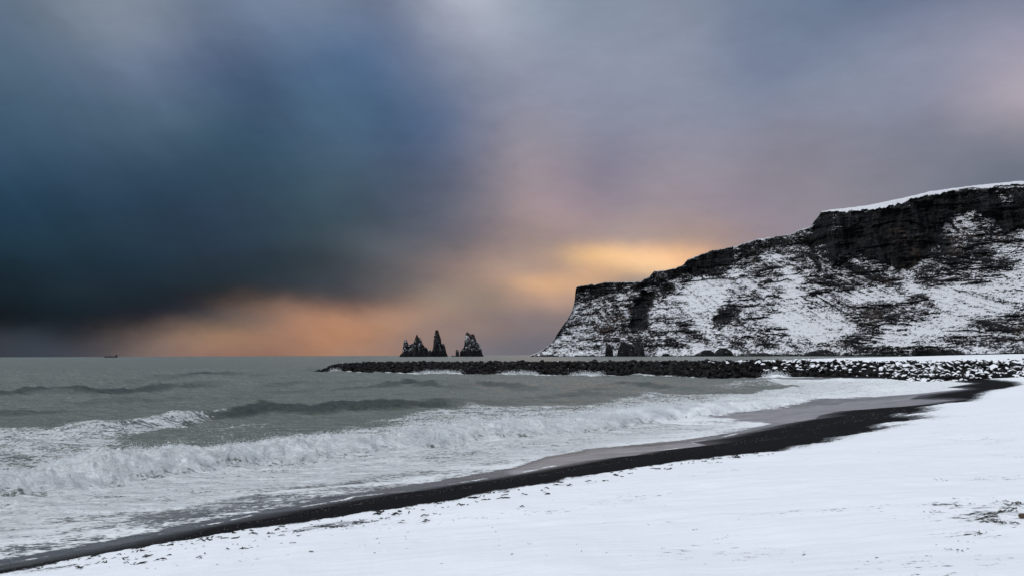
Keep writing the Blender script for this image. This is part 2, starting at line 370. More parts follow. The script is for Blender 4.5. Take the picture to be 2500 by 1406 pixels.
# ------------------------------------------------------------------ fan grids round the camera
def angles(nd, lim=37.5):
    d = np.linspace(R(-lim), R(lim), nd); s = np.linspace(R(lim), R(180), 60)[1:]
    return np.concatenate([-s[::-1], d, s])
def radii(segs):
    r = [segs[0][0]]
    for lo, hi, k in segs:
        n = int(math.log(hi/lo)/k)+1; r += list(np.geomspace(lo, hi, n+1)[1:])
    return np.array(r)
def fan(nd, segs):
    th = angles(nd); r = radii(segs); T, RR = np.meshgrid(th, r); return RR*np.sin(T), RR*np.cos(T), T, RR

# ground (black volcanic sand; the snow lies on it as its own sheet)
X, Y, T, RR = fan(820, [(1.0, 16, .03), (16, 180, .0048), (180, 3400, .02), (3400, 60000, .2)])
s = sdist(X, Y, LAND)
gz = ground_z(X, Y, s) + fbm(X*.35, Y*.35, o=4, seed=3)*.06*sst(0, 4, s) + fbm(X*3, Y*3, o=3, seed=5)*.012*(s > .3)
gz = np.where(RR > 3600, -12, gz)
wet = 1 - sst(.2, 2.6, s + fbm(X*.4, Y*.4, o=3, seed=8)*1.2)
grd = grid_mesh('ground', X, Y, gz, M_SAND, {'wet': wet}, flip=True); tag(grd, kind='structure', label='black volcanic sand beach between the surf and the snow')

# snow cover
SPX = [(0,1402),(120,1378),(250,1352),(420,1322),(600,1292),(780,1268),(900,1249),(1000,1236),(1150,1211),(1300,1186),(1400,1163),(1500,1149),(1620,1133),(1700,1121),(1800,1109),(1880,1100),(1956,1086),
       (2020,1073),(2077,1061),(2154,1045),(2110,1041),(2148,1032),(2241,1024),(2218,1020),(2174,1018),(2190,1008),(2225,1012),(2262,1000),(2241,994),(2301,987),(2372,974),(2385,962),(2401,955),(2481,939),(2468,931),(2372,924),(2292,919),(2250,915)]
SE = [on_ground(x, y)[:2] for x, y in SPX]
_bx, _by = SE[-1]
SNOWPOLY = SE + [(_bx-8, _by+10)] + COAST[3:-1] + [(-40, -10)]
ns_ = sdist(X, Y, SNOWPOLY)
lr = np.clip(RR/40, .35, 1.0)
ns_ = ns_ + fbm(X*1.1/lr, Y*1.1/lr, o=6, g=.68, seed=21)*1.0*lr
cf = sst(150, 300, RR)
ns_ = np.where(RR > 190, np.minimum(ns_, s-1.5), ns_)
thick = np.clip(.012 + ns_*.07, -.06, .11) + fbm(X*1.3, Y*.9, o=4, seed=31)*.02*sst(0, .8, ns_) + (.03 + fbm(X*.22, Y*.3, o=4, seed=33)*.14)*sst(.5, 5, ns_)
thick = np.where(ns_ > .8, np.maximum(thick, .03), thick)
edge = np.exp(-np.maximum(ns_, 0)/ (2.0*np.clip(RR/35, .8, 1.0)))
# patches where dark gravel shows through farther in
EDG = [(2415,1276,.8,.70),(2460,1252,.7,.62),(2310,1245,.5,.6),(2480,1290,.5,.6),(2440,1262,1.8,.5),(800,1297,.9,.8),(850,1290,.7,.75),(120,1398,.8,.7),(1350,1262,.4,.6),(1280,1340,.3,.6),(2360,1320,.6,.6)]
for px, py, rad, am in EDG:
    gx, gy, _ = on_ground(px, py); edge = np.maximum(edge, am*np.exp(-(((X-gx)/rad/1.6)**2 + ((Y-gy)/rad)**2)))
edge = np.maximum(edge, .44*sst(.1, .5, fbm(X*.35, Y*.7, o=4, seed=41))*(RR < 120))
_ST, _SR, _SZ, _SN = T[0].copy(), RR[:, 0].copy(), gz + thick, ns_
snow = grid_mesh('snow', X, Y, gz + thick, M_SNOW, {'edge': edge}, keep=(thick > -.055) & (RR < 3500), flip=True)
tag(snow, kind='structure', label='smooth snow cover over the upper beach')

# ------------------------------------------------------------------ sea
X, Y, T, RR = fan(1000, [(14, 20, .02), (20, 130, .0042), (130, 420, .008), (420, 3000, .03), (3000, 90000, .08)])
s = sdist(X, Y, LAND); g0 = ground_z(X, Y, s)
def wl(pts, z=0.0): return [on_plane(x, y, z) for x, y in pts]
deepw = sst(2, 14, -s)
swell = (fbm(X*.035+Y*.012, Y*.085-X*.03, o=3, seed=51)*.30 + fbm(X*.12+Y*.05, Y*.26, o=5, g=.64, seed=52)*.46 + fbm(X*.7, Y*1.2, o=4, g=.65, seed=53)*.13)*deepw
swell *= (1 + 1.0*sst(80, 200, RR))
H = swell; facev = np.zeros_like(X)
def ridge(pts, hs, front, back, z=0.0, jag=.25, seed=1):
    P_ = wl(pts, z); d, par, side = pdist(X, Y, P_); q = d*side        # + = seaward side of the line (line drawn left to right)
    q = q + fbm(X*.25, Y*.25, o=3, seed=seed)*jag*3
    h = np.interp(par, range(len(hs)), hs)
    endd = (par > 0.0005) & (par < len(pts)-1.0005)
    pr = sst(-front, 0, q)*(1-sst(0, back, q))
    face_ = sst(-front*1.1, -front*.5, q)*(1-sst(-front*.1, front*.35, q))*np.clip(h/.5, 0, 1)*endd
    return 1.5*h*pr*np.where(endd, 1, 0), q, par, face_
for pts, hs, fr, bk, sd_ in [
    ([(150,1062),(260,1050),(400,1036),(480,1024),(560,1020),(640,1006),(760,1010),(850,1002),(960,1000),(1080,990),(1200,992)], [0,.35,.55,.6,.55,.85,.6,.75,.65,.35,0], 2.6, 7, 61),
    ([(-60,975),(0,972),(120,966),(200,966),(330,958),(480,944),(560,942)], [.3,.55,.5,.6,.45,.3,0], 4, 9, 62),
    ([(560,966),(760,955),(900,950),(1000,938),(1070,948),(1200,955)], [0,.2,.3,.55,.4,0], 4, 9, 63),
    ([(-60,1010),(60,1008),(160,1003),(260,1008)], [.3,.35,.2,0], 3, 7, 64),
    ([(1080,950),(1180,940),(1260,948),(1340,955)], [0,.4,.4,0], 4, 8, 65),
    ([(1400,950),(1520,942),(1620,948),(1740,955)], [0,.35,.35,0], 4, 8, 66),
    ([(1160,985),(1300,972),(1440,965),(1560,972)], [0,.2,.25,0], 3, 8, 67),
    ([(300,925),(500,915),(700,918)], [0,.5,0], 5, 12, 68)]:
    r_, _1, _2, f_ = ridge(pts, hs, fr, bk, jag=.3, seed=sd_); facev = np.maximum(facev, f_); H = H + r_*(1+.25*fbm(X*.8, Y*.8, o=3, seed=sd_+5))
_rr = random.Random(9)
for i in range(26):
    yy = _rr.uniform(905, 992); xx = _rr.uniform(-60, 1750 if yy < 960 else 1200); ln = _rr.uniform(120, 380)*(.6 + (yy-890)/110); hh = _rr.uniform(.10, .26); tl = _rr.uniform(-.06, -.01)
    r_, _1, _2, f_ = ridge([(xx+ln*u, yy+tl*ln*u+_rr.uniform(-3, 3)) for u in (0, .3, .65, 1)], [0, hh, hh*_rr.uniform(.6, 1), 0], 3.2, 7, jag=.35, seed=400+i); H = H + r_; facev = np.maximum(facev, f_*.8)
# main breaker
BRK = [(-160,1236),(0,1216),(150,1198),(300,1176),(440,1158),(560,1140),(740,1122),(900,1105),(1050,1088),(1200,1070),(1350,1056),(1500,1045),(1640,1024),(1750,1010),(1860,995),(1950,980),(2060,972)]
bh = [1.0,1.0,.95,.95,.85,.95,.85,.8,.8,.75,.8,.85,.9,.95,.6,.3,0]
P_ = wl(BRK, .05); d, par, side = pdist(X, Y, P_); q = d*side
lrr = np.clip(RR/45, .7, 3)
q = q + fbm(X*.5, Y*.5, o=3, seed=71)*.55*lrr + fbm(X*2.5, Y*2.5, o=2, seed=72)*.12
hb = np.interp(par, range(len(bh)), bh)*((par > .001) & (par < len(BRK)-1.001))
bill = fbm(X*1.1, Y*1.1, o=5, g=.6, seed=73, ridged=True)*.5 + .5
big = fbm(X*.3, Y*.3, o=3, seed=74)
prof = np.sqrt(sst(-.2, 1.9, q))*(1-sst(2.0, 8.5, q)*.95)
bill2 = fbm(X*3.2, Y*3.2, o=4, g=.65, seed=76)
H = H + hb*prof*(.74 + .55*big + .42*bill + .20*bill2)
brk = sst(-.05, .35, q)*(1-sst(2.6, 6.0, q + big*2.5))*sst(.05, .3, hb)
# foam coverage
foam = np.zeros_like(X)
def zone(pts, val, soft, z=.1, jag=1.0, seed=80):
    global foam
    P2 = wl(pts, z); d2 = sdist(X, Y, P2) + fbm(X*.22, Y*.3, o=4, seed=seed)*jag*2
    foam = np.maximum(foam, val*sst(-soft, soft, d2)); return d2
FE = [(-160,1420),(0,1390),(250,1345),(430,1300),(640,1262),(850,1222),(1100,1178),(1248,1150),(1304,1130),(1340,1116),(1460,1092),(1660,1082),(1800,1061),(1896,1038),(1820,1020),(1752,1008)]
zone([(x, y) for x, y in BRK[:14]] + FE[::-1], .76, .35, .1, .12, 81)
zone([(-160,1050),(0,1047),(130,1052),(260,1036),(400,1030),(560,1016),(430,1045),(320,1062),(330,1098),(260,1116),(150,1140),(0,1160),(-160,1170)], .58, 1.6, 0, .5, 82)
zone([(640,1085),(800,1052),(900,1040),(1000,1008),(1150,990),(1400,992),(1560,968),(1800,962),(1900,975),(1750,1010),(1500,1040),(1200,1060),(900,1095)], .55, 2.2, 0, .7, 83)
zone([(1880,922),(2000,924),(2150,922),(2330,926),(2400,938),(2370,950),(2250,962),(2150,966),(1950,975),(1850,990),(1700,1000),(1680,985),(1780,962),(1880,950),(1950,940),(1860,930)], .74, 1.6, .2, .4, 84)
zone([(1780,952),(1720,945),(1830,925),(1960,930),(1900,945)], .42, 3, 0, .5, 85)
zone([(1540,958),(1580,953),(1640,964),(1600,970)], .5, 2, 0, .5, 86)
zone([(400,1040),(560,1025),(700,1030),(640,1060),(480,1075)], .30, 3, 0, 1, 87)
foam = np.maximum(foam, .92*brk); foam = np.maximum(foam, .70*np.exp(-(q/1.3)**2)*sst(.05, .3, hb))
# trailing foam behind the breaker
foam = np.maximum(foam, .62*sst(2, 3, q)*(1-sst(4, 13, q+big*4))*sst(.05, .3, hb))
# thinner foam in strips near the beach
thin = sst(.1, .45, fbm(X*.12+Y*.05, Y*.30-X*.18, o=4, seed=91))*sst(14, 3, -s)
foam = np.where((s > -15) & (RR < 90), foam*(1-.30*thin), foam)
for pts, k in [([(0,1290),(180,1275),(420,1262),(560,1250),(380,1235),(150,1255)], .22), ([(300,1262),(480,1225),(640,1200),(860,1190),(1130,1175),(1050,1195),(850,1224),(640,1258),(430,1300)], .33),
               ([(0,1372),(0,1335),(200,1310),(400,1298),(250,1340)], .22), ([(600,1185),(760,1172),(900,1168),(850,1190),(650,1205)], .2)]:
    d2 = sdist(X, Y, wl(pts, .2)); foam = foam*(1-k*sst(-.8, .8, d2 + fbm(X*.5, Y*.5, o=3, seed=93)*.8))
# breakwater wash
dbw, pbw, sbw = pdist(X, Y, BWL)
pbw = pbw - 1
bump_ = np.exp(-((pbw-.6)/.35)**2)*.9 + np.exp(-((pbw-3.3)/.25)**2) + np.exp(-((pbw-4.1)/.3)**2)*.6 + np.exp(-((pbw-4.75)/.15)**2)*1.2 + np.exp(-((pbw-6.95)/.14)**2)*1.8
wash = np.exp(-(dbw/(1.2+2.2*np.clip(bump_, 0, 1)))**2)
foam = np.maximum(foam, np.clip(wash*1.1, 0, 1)*.85)
H = H + wash*(.15+.55*bump_)*(.5+.5*bill)
lag = sst(-2, 8, dbw)*(sbw > 0)
foam = np.where((sbw > 0) & (dbw > 6), np.minimum(foam, .25*sst(30, 5, dbw)), foam)
# wash round the stacks and at the cliff foot is tiny; the far sea is plain
# swash sheet on the slope of the beach
film = np.where(RR > 70, sst(-26, -3.0, s), sst(-9, -1.0, s))
fzone = sdist(X, Y, wl([(1740,1010),(1830,1000),(1950,985),(2100,974),(2250,967),(2340,975),(2250,990),(2046,1004),(1998,1015),(1988,1023),(1908,1036),(1820,1020)], .3))
film = np.maximum(film, sst(-1, 1, fzone)*.95); 
fz2 = sdist(X, Y, wl([(1248,1152),(1304,1131),(1340,1117),(1460,1093),(1660,1083),(1740,1086),(1560,1112),(1448,1124),(1260,1160)], .3)); film = np.maximum(film, sst(-.6, .3, fz2))
foam = foam*(1-sst(-.3, .3, fz2+.2*fbm(X*2, Y*2, o=3, seed=95)))
foam = foam*(1-.97*sst(-1.0, .6, fzone + fbm(X*.6, Y*1.2, o=4, seed=96)*1.2))
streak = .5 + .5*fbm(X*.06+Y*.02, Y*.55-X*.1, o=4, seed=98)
painted_sheen = np.clip(1.0*sst(-1, 1.5, fzone) + .95*sst(-.6, .5, fz2) + .35*film*(RR > 60) + .22*film, 0, .8)*(.55+.6*streak)  # where the swash film gets its painted sky reflection
bed = g0 + .035 + .02*bill*foam
sea_z = np.maximum(H, bed)
sea_z = np.where(H > bed, H, bed)
sea_z = np.where(s > 0, g0 + .035 - s*.5, sea_z); sea_z = np.maximum(sea_z, -3)
flat = sst(1500, 4000, RR); sea_z = sea_z*(1-flat)
# lip of white foam at the very edge of the swash
lip = np.exp(-((s+.16*lrr)/(.14*lrr))**2)*sst(-.25, .3, fbm(X*.5, Y*.5, o=2, seed=97))*.72*(RR < 60)
foam = np.clip(np.maximum(foam, lip), 0, 1)
sea = grid_mesh('sea', X, Y, sea_z, M_SEA, {'foam': foam, 'film': film, 'thick': np.clip(brk*1.1-.12, 0, 1)*.96, 'face': facev*(1-np.clip(foam, 0, 1)*.5), 'painted_sheen': painted_sheen}, keep=(s < .35*lrr), flip=True)
tag(sea, kind='structure', label='grey green sea with a foaming breaker rolling onto the beach')

# spray thrown up along the breaker and the breakwater
M_SPRAY = Mat('spray').done((.80, .84, .88), .9, None, .1)
sr = np.random.RandomState(17)
cand = np.argwhere((hb*prof > .25) & (brk > .35) & (RR < 90))
wgt = np.array([1.0/(RR[i, j]**1.0) for i, j in cand[:: max(1, len(cand)//60000)]]); cand = cand[:: max(1, len(cand)//60000)]
# work per area: cells grow with distance, so weight by the cell size
area = np.array([RR[i, j]**2 for i, j in cand]); pr_ = area/area.sum()
dens = np.clip(fbm(X[cand[:, 0], cand[:, 1]]*.55, Y[cand[:, 0], cand[:, 1]]*.55, o=4, seed=77)+.35, 0.02, 1)**2; pr_ = pr_*dens; pr_ /= pr_.sum()
pick = cand[sr.choice(len(cand), 60000, p=pr_)]
cx_, cy_, cz_, cr_ = X[pick[:, 0], pick[:, 1]], Y[pick[:, 0], pick[:, 1]], sea_z[pick[:, 0], pick[:, 1]], RR[pick[:, 0], pick[:, 1]]
ns2 = len(pick); up_ = np.abs(sr.normal(size=ns2))*.085*np.clip(cr_/45, .8, 1.6)*sr.choice([1, 1, 1, 2.4], ns2)
ctr = np.stack([cx_+sr.normal(size=ns2)*.12, cy_+sr.normal(size=ns2)*.12, cz_+up_], -1)
c2 = np.argwhere((bump_ > .45) & (dbw < 2.2) & (s < 0)); c2 = c2[sr.choice(len(c2), 5000)]
q2 = sr.normal(size=5000); ctr2 = np.stack([X[c2[:, 0], c2[:, 1]]+sr.normal(size=5000)*.4, Y[c2[:, 0], c2[:, 1]], sea_z[c2[:, 0], c2[:, 1]] + np.abs(q2)*.45], -1)
ctr = np.concatenate([ctr, ctr2]); siz = np.concatenate([sr.uniform(.006, .022, ns2)*np.clip(cr_/45, .7, 1.7), sr.uniform(.03, .09, 5000)])
OC = np.array([(1,0,0),(-1,0,0),(0,1,0),(0,-1,0),(0,0,1),(0,0,-1)], float); OT = np.array([(0,2,4),(2,1,4),(1,3,4),(3,0,4),(2,0,5),(1,2,5),(3,1,5),(0,3,5)])
SV = OC[None]*siz[:, None, None] + ctr[:, None]; SF = OT[None] + (np.arange(len(ctr))*6)[:, None, None]
spray = mesh_np('sea_spray', SV.reshape(-1, 3), SF.reshape(-1, 3), M_SPRAY, tris=True); tag(spray, 'white spray flying off the breaking wave', kind='stuff')

# ------------------------------------------------------------------ headland
def AE(pts): return [ae(*p) for p in pts]
SIL = AE([(1296,866.2),(1312,861),(1330,850),(1348,836),(1362,812),(1385,780),(1397,757),(1403,735),(1404,718),(1406,702),(1412,699),(1450,694),(1480,689),(1560,688),(1585,677),(1597,663),(1640,658),(1665,649),
  (1680,634),(1740,612),(1800,600),(1850,585),(1930,572),(1960,560),(1980,553),(1988,540),(2005,518),(2030,512),(2110,503),(2180,489),(2270,468),(2370,455),(2480,444),(2500,444),(2700,440),(3000,450),(3400,500),(3900,600)])
EDGE = AE([(1296,866.6),(1406,704),(1480,691),(1597,664),(1680,636),(1800,602),(1930,574),(1988,542),(2005,519),(2040,518),(2085,521),(2120,519),(2180,509),(2250,492),(2360,459),(2400,463),(2500,452),(2700,450),(3000,460),(3400,510),(3900,620)])
FOOT = [(1296,3050),(1400,2950),(1600,2700),(1800,2430),(2000,2180),(2300,1880),(2500,1700),(2800,1500),(3400,1200),(3900,900)]
TOEZ = [(1296,-3),(2150,-3),(2300,3.0),(2500,8),(3900,9)]
PB = AE([(1296,866),(1405,745),(1480,720),(1590,700),(1680,668),(1790,640),(1900,604),(1985,600),(2040,655),(2120,645),(2180,660),(2220,650),(2300,605),(2340,590),(2420,578),(2500,562),(2700,560),(3400,600),(3900,700)])
def ip(a, pts): return np.interp(a, [p[0] for p in pts], [p[1] for p in pts])
def apx(px): return (px-CX)/F
NA, NT = 1150, 470
aa = np.concatenate([np.linspace(SIL[0][0], apx(2620), NA), np.linspace(apx(2620), SIL[-1][0]*.99, 120)[1:]])
e_sil = ip(aa, SIL); e_edge = np.minimum(np.where(aa < apx(2010), e_sil - .0005, ip(aa, EDGE)), e_sil - .0005)
jn = fbm(aa*190, aa*0+.5, o=5, g=.6, seed=101)*.0016*sst(apx(1330), apx(1400), aa); js = 1-.75*sst(apx(1990), apx(2040), aa); e_sil = e_sil + jn*js; e_edge = e_edge + jn*np.maximum(js, .6); e_edge = np.minimum(e_edge, e_sil-.0005)
Df = np.interp(aa, [apx(p) for p, _ in FOOT], [d for _, d in FOOT]); zf = np.interp(aa, [apx(p) for p, _ in TOEZ], [d for _, d in TOEZ])
e_edge = e_edge + np.clip(.45 + .55*fbm(aa*120, aa*0, o=5, g=.65, seed=102), 0, .95)*np.maximum(e_sil-e_edge-.0005, 0)
e_pb = np.minimum(ip(aa, PB), e_edge - .002)
slope_t = np.tan(R(41)); slope_c = np.tan(R(78))
z1 = CAMH + e_pb*Df
for _ in range(12): D1 = Df + np.maximum(z1-zf, 0)/slope_t; z1 = CAMH + e_pb*D1; z1 = np.maximum(z1, zf+.5)
D1 = Df + (z1-zf)/slope_t
z2 = z1 + 10
for _ in range(12): D2 = D1 + np.maximum(z2-z1, 0)/slope_c; z2 = CAMH + e_edge*D2; z2 = np.maximum(z2, z1+.3)
D2 = D1 + (z2-z1)/slope_c
nT, nC, nP = 300, 170, 40
rows_D, rows_z = [], []
for i in range(nT): t = i/nT; rows_z.append(zf+(z1-zf)*t); rows_D.append(Df+(D1-Df)*t)
for i in range(nC): t = i/nC; rows_z.append(z1+(z2-z1)*t); rows_D.append(D1+(D2-D1)*t)
D3 = D2 + 40 + 260*sst(apx(1990), apx(2150), aa)
for i in range(nP):
    t = i/(nP-1)*2.0
    if t <= 1: rows_D.append(D2+(D3-D2)*t); e_ = e_edge+(e_sil-e_edge)*math.sin(t*math.pi/2); rows_z.append(CAMH+e_*rows_D[-1])
    else: rows_D.append(D3+(t-1)*500*np.clip((z2-zf)/150, .02, 1)); rows_z.append((CAMH+e_sil*D3)*(1-.25*(t-1)**2))
for t in (.5, 1.0): rows_D.append(rows_D[-1]+60); rows_z.append(rows_z[-1]*(1-t) - 5*t)
D = np.array(rows_D); Z = np.array(rows_z); A = np.broadcast_to(aa, D.shape).copy()
Eg = (Z-CAMH)/D
nr = D.shape[0]; trow = np.arange(nr)[:, None]
front = (trow < nT+nC)
# zones of bare rock, loose scree and plain snow drawn on the face (direction space -> the surface point that lies there)
snowv = np.full(D.shape, .54) + fbm(A*26, Eg*60, o=4, seed=111)*.14
rockd = np.zeros(D.shape); brown = np.zeros(D.shape)
wa = A + fbm(A*60, Eg*60, o=4, seed=121)*.0065; we = Eg + fbm(A*60+9, Eg*60, o=4, seed=122)*.0055
def fz(pts, soft=.004): return sst(-soft, soft, sdist(wa, we, AE(pts)))
ROCK = [
 ([(1990,545),(2010,515),(2060,520),(2120,518),(2250,490),(2360,458),(2400,462),(2500,450),(2640,450),(2640,540),(2500,560),(2450,575),(2425,530),(2385,510),(2330,525),(2300,562),(2285,605),(2215,660),(2190,655),(2150,632),(2050,628),(2035,650),(2010,600),(1990,580)], 1.0),
 ([(1675,645),(1685,632),(1740,612),(1790,600),(1788,655),(1760,668),(1700,672),(1675,662)], .97),
 ([(1572,712),(1592,725),(1588,762),(1575,798),(1545,802),(1540,770),(1528,750),(1555,730)], 1.0),
 ([(1400,690),(1480,684),(1590,684),(1570,703),(1530,706),(1480,700),(1440,706),(1405,716)], .75),
 ([(1590,662),(1680,640),(1676,668),(1640,680),(1600,690),(1590,700)], .45),
 ([(1600,700),(1640,692),(1650,712),(1618,722)], .7),
 ([(1795,605),(1860,588),(1985,560),(1990,600),(1965,640),(1940,620),(1900,600),(1850,625),(1820,645),(1795,662),(1785,640)], .46),
 ([(1800,650),(1850,630),(1900,650),(1880,700),(1850,740),(1800,740),(1830,700)], .34),
 ([(1735,806),(1765,750),(1800,736),(1812,758),(1775,788),(1750,800)], .85),
 ([(1955,720),(2050,690),(2200,658),(2320,650),(2340,690),(2200,690),(2060,716),(1960,726)], .42),
 ([(2085,768),(2120,742),(2210,745),(2230,780),(2150,782)], .55), ([(2200,720),(2260,715),(2270,745),(2230,750)], .5),
 ([(2020,640),(2190,650),(2300,610),(2500,570),(2500,640),(2380,640),(2200,680),(2040,690)], .36),
 ([(2320,530),(2420,520),(2500,560),(2500,620),(2300,640),(2280,600)], .20),
 ([(1406,700),(1560,700),(1600,740),(1560,810),(1500,830),(1440,820),(1390,800),(1400,750)], .24),
 ([(1455,800),(1530,795),(1545,820),(1500,835),(1450,825)], .5),
 ([(1985,560),(2010,640),(2040,700),(2020,640),(2010,600)], .6),
 ([(1960,590),(1980,590),(2010,660),(1995,668)], .8),
 ([(2180,790),(2290,768),(2300,800),(2190,815)], .32), ([(2000,835),(2080,830),(2120,862),(1990,866)], .38),
 ([(2220,830),(2300,810),(2380,830),(2370,862),(2240,862)], .45), ([(2380,800),(2500,740),(2600,740),(2600,860),(2400,860)], .22)]
PLAIN = [([(1690,690),(1790,680),(1770,740),(1740,800),(1700,800),(1660,760)], .34), ([(1600,745),(1680,690),(1700,740),(1620,820),(1590,800)], .12),
 ([(1925,660),(1965,670),(1965,740),(2060,770),(2100,800),(2040,836),(1935,832),(1900,760)], .36),
 ([(2280,700),(2400,690),(2500,630),(2640,600),(2640,720),(2400,770),(2250,850),(2130,850),(2170,800),(2290,760)], .36),
 ([(2430,600),(2500,600),(2500,630),(2420,640)], .3), ([(1330,862),(1370,800),(1450,830),(1440,862)], .08), ([(2060,720),(2200,705),(2190,730),(2080,745)], .22), ([(2028,522),(2052,518),(2062,560),(2034,575)], .8), ([(2436,468),(2475,462),(2485,495),(2450,498)], .9), ([(2320,530),(2370,520),(2380,560),(2340,575)], .5), ([(2190,660),(2260,700),(2330,690),(2330,720),(2220,715)], .3)]
for pts, v in ROCK: rockd = np.maximum(rockd, v*fz(pts))
for pts, v in PLAIN: snowv = snowv + v*fz(pts, .010)*.50
for pts in ([(1810,620),(1880,600),(1900,650),(1850,680),(1800,690)], [(2050,690),(2180,670),(2190,700),(2060,715)], [(2200,715),(2280,710),(2290,760),(2200,750)], [(2000,815),(2050,812),(2060,836),(2000,838)],
            [(2300,560),(2420,540),(2460,600),(2330,640)], [(1420,720),(1530,720),(1540,800),(1450,820)], [(2100,760),(2230,740),(2240,800),(2110,790)], [(2440,780),(2500,770),(2500,820),(2450,830)], [(2180,560),(2230,550),(2240,640),(2200,655)]):
    brown = np.maximum(brown, fz(pts, .01)*.8)
brown = brown*sst(-.1, .35, fbm(A*55, Eg*70, o=4, seed=131))
snowv = snowv - np.where(rockd > .6, rockd*.50 + (rockd-.6)*.5, rockd*.50)
Xw = A*D
gully = fbm(Xw/75 + Z/170, Z/240, o=4, g=.55, seed=152, ridged=True)
rough = fbm(Xw/24 + fbm(Xw/50, Z/50, o=2, seed=160)*.8, Z/16, D/60, o=5, g=.6, seed=153, ridged=True)
rib = sst(.05, .5, rough); slant = fbm((Xw*.7+Z*.8)/70 + fbm(Xw/60, Z/60, o=2, seed=158)*.8, (Xw*.8-Z*.7)/16 + fbm(Xw/40, Z/40, o=2, seed=159)*1.2, o=5, g=.6, seed=157)
plainz = np.zeros(D.shape)
for pts, v in PLAIN: plainz = np.maximum(plainz, fz(pts, .008)*v/.36)
outc = sst(.10, .42, fbm(Xw/58 + .6*fbm(Xw/90, Z/90, o=2, seed=163), Z/26, o=4, g=.55, seed=162, ridged=True))*sst(20, 50, Z)*(1-.85*np.clip(plainz, 0, 1))
snowv = snowv - .20*outc + .08 + .12*sst(apx(1560), apx(1620), A)*(1-sst(apx(1940), apx(1990), A))*sst(.25, .7, (Z-zf)/np.maximum(z2-zf, 1))
snowv = snowv - .16*fbm(Xw/130+3, Z/90, o=3, seed=161, ridged=True)*(1-.6*np.clip(plainz, 0, 1)) + (-.28*gully - .24*rib + .15 - .09*slant)*(1-.75*np.clip(plainz, 0, 1))*np.where(rockd > .8, .35, 1)
wet_foot = 1-sst(1, 6, Z + fbm(A*160, Eg*0, o=3, seed=141)*5)
snowv = np.where(A < apx(2380), snowv*(1-wet_foot*.95), snowv)
snowv = np.where(trow >= nT+nC, np.maximum(snowv, np.where(A < apx(2015), .25, .85)), snowv)
# relief: columnar cliffs, gullies and ledges
cl = sst(.3, .8, rockd)
col = fbm(Xw/26, Z/120, o=5, g=.55, seed=151, ridged=True)
ledge = fbm(Xw/55, Z/11, o=4, seed=154)
tt = np.clip(Z/25, 0, 1)*np.where(front, 1, .25)*sst(apx(1300), apx(1370), A)
disp = -(col*24*cl + gully*24*(1-cl)*sst(.02, .5, (Z-zf)/np.maximum(z1-zf, 1)) + rough*(8.0+1*cl) + ledge*(4)*(1-.5*cl) + fbm(Xw/160, Z/200, o=3, seed=155)*55)
cave = fz([(1572,712),(1592,725),(1588,762),(1575,798),(1545,802),(1540,770),(1528,750),(1555,730)]); disp = disp + cave*55 - outc*11
for cpts, dd in ([(2150,520),(2190,512),(2200,640),(2170,655),(2140,560)], 26), ([(2240,500),(2270,495),(2280,600),(2250,620)], 24), ([(2420,470),(2450,470),(2450,560),(2420,560)], 22), ([(2060,560),(2110,560),(2110,630),(2050,625)], 20):
    disp = disp + fz(cpts, .006)*dd
D2_ = D + disp*tt
Z2_ = np.where(front, CAMH + (Z-CAMH)*(D2_/D), Z + fbm(Xw/60, D/60, o=3, seed=156)*1.0)
Z2_ = np.where(Z < 6, Z, Z2_)
hl = grid_mesh('headland', A*D2_, D2_, Z2_, M_CLIFF, {'snow': snowv, 'brown': brown})
tag(hl, kind='structure', label='snow streaked black cliff headland rising to the right')

# ------------------------------------------------------------------ sea stacks
def stack(name, pts, D, label, ori=(0, 0), k=1.0, base_y=870.0, depth=.62, snow_amt=.22, group=None, nx=170, nd=60, seed=1, rough=.0):
    P_ = [ae(ori[0]+x*k, ori[1]+y*k) for x, y in pts]
    x0 = P_[0][0]; x1 = P_[-1][0]; base = (ae(ori[0]+pts[0][0]*k, base_y)[1])
    xs = np.linspace(x0, x1, nx)
    px_ = [p[0] for p in P_]; pe_ = [p[1] for p in P_]
    for i in range(1, len(px_)):
        if px_[i] <= px_[i-1]: px_[i] = px_[i-1] + 1e-6
    Hh = np.maximum((np.interp(xs, px_, pe_) - base)*D, 0)
    wid = (x1-x0)*D
    # depth of the rock follows its height so that spires are as thin in depth as in width
    dm = wid*depth*.5*(.35+.65*Hh/Hh.max())
    dd = np.linspace(-1, 1, nd)[:, None]
    Zs = Hh[None, :]*(1-np.abs(dd)**1.7)
    Yd = dd*dm[None, :]
    Xs = np.broadcast_to(xs*D, Zs.shape)
    Ws = wid/14
    n1 = fbm(Xs/Ws, Zs/Ws*.8+seed*7, Yd/Ws, o=4, g=.6, seed=200+seed, ridged=True)
    Yd2 = Yd + n1*Ws*.45*np.sign(dd)*(np.abs(dd) < .98)
    Zs2 = Zs + fbm(Xs/Ws*1.4, Yd/Ws*1.4, o=3, seed=210+seed)*Ws*.30*(Zs > Hh.max()*.05)*(np.abs(dd) > .08)
    cx, cyd = float((x0+x1)/2*D), D
    sn = np.full(Zs.shape, snow_amt) + fbm(Xs/Ws*.6, Zs/Ws*.6, o=3, seed=220+seed)*.14 - .5*(Zs < Hh.max()*.22) - .25*(Zs > Hh.max()*.85)
    br = np.full(Zs.shape, .0) + (.8*sst(.6, .9, Zs/Hh.max()) if name == 'sea_stack' else 0)
    o = grid_mesh(name, Xs-cx, Yd2, Zs2-1.0, M_STACK, {'snow': sn, 'brown': br})
    o.location = (cx, cyd, 0)
    tag(o, label, 'sea stack' if name == 'sea_stack' else 'rock', group)
    return o
kk = .12; oo = (930, 780); SD = 3900
grp = 'sea stacks beyond the breakwater'
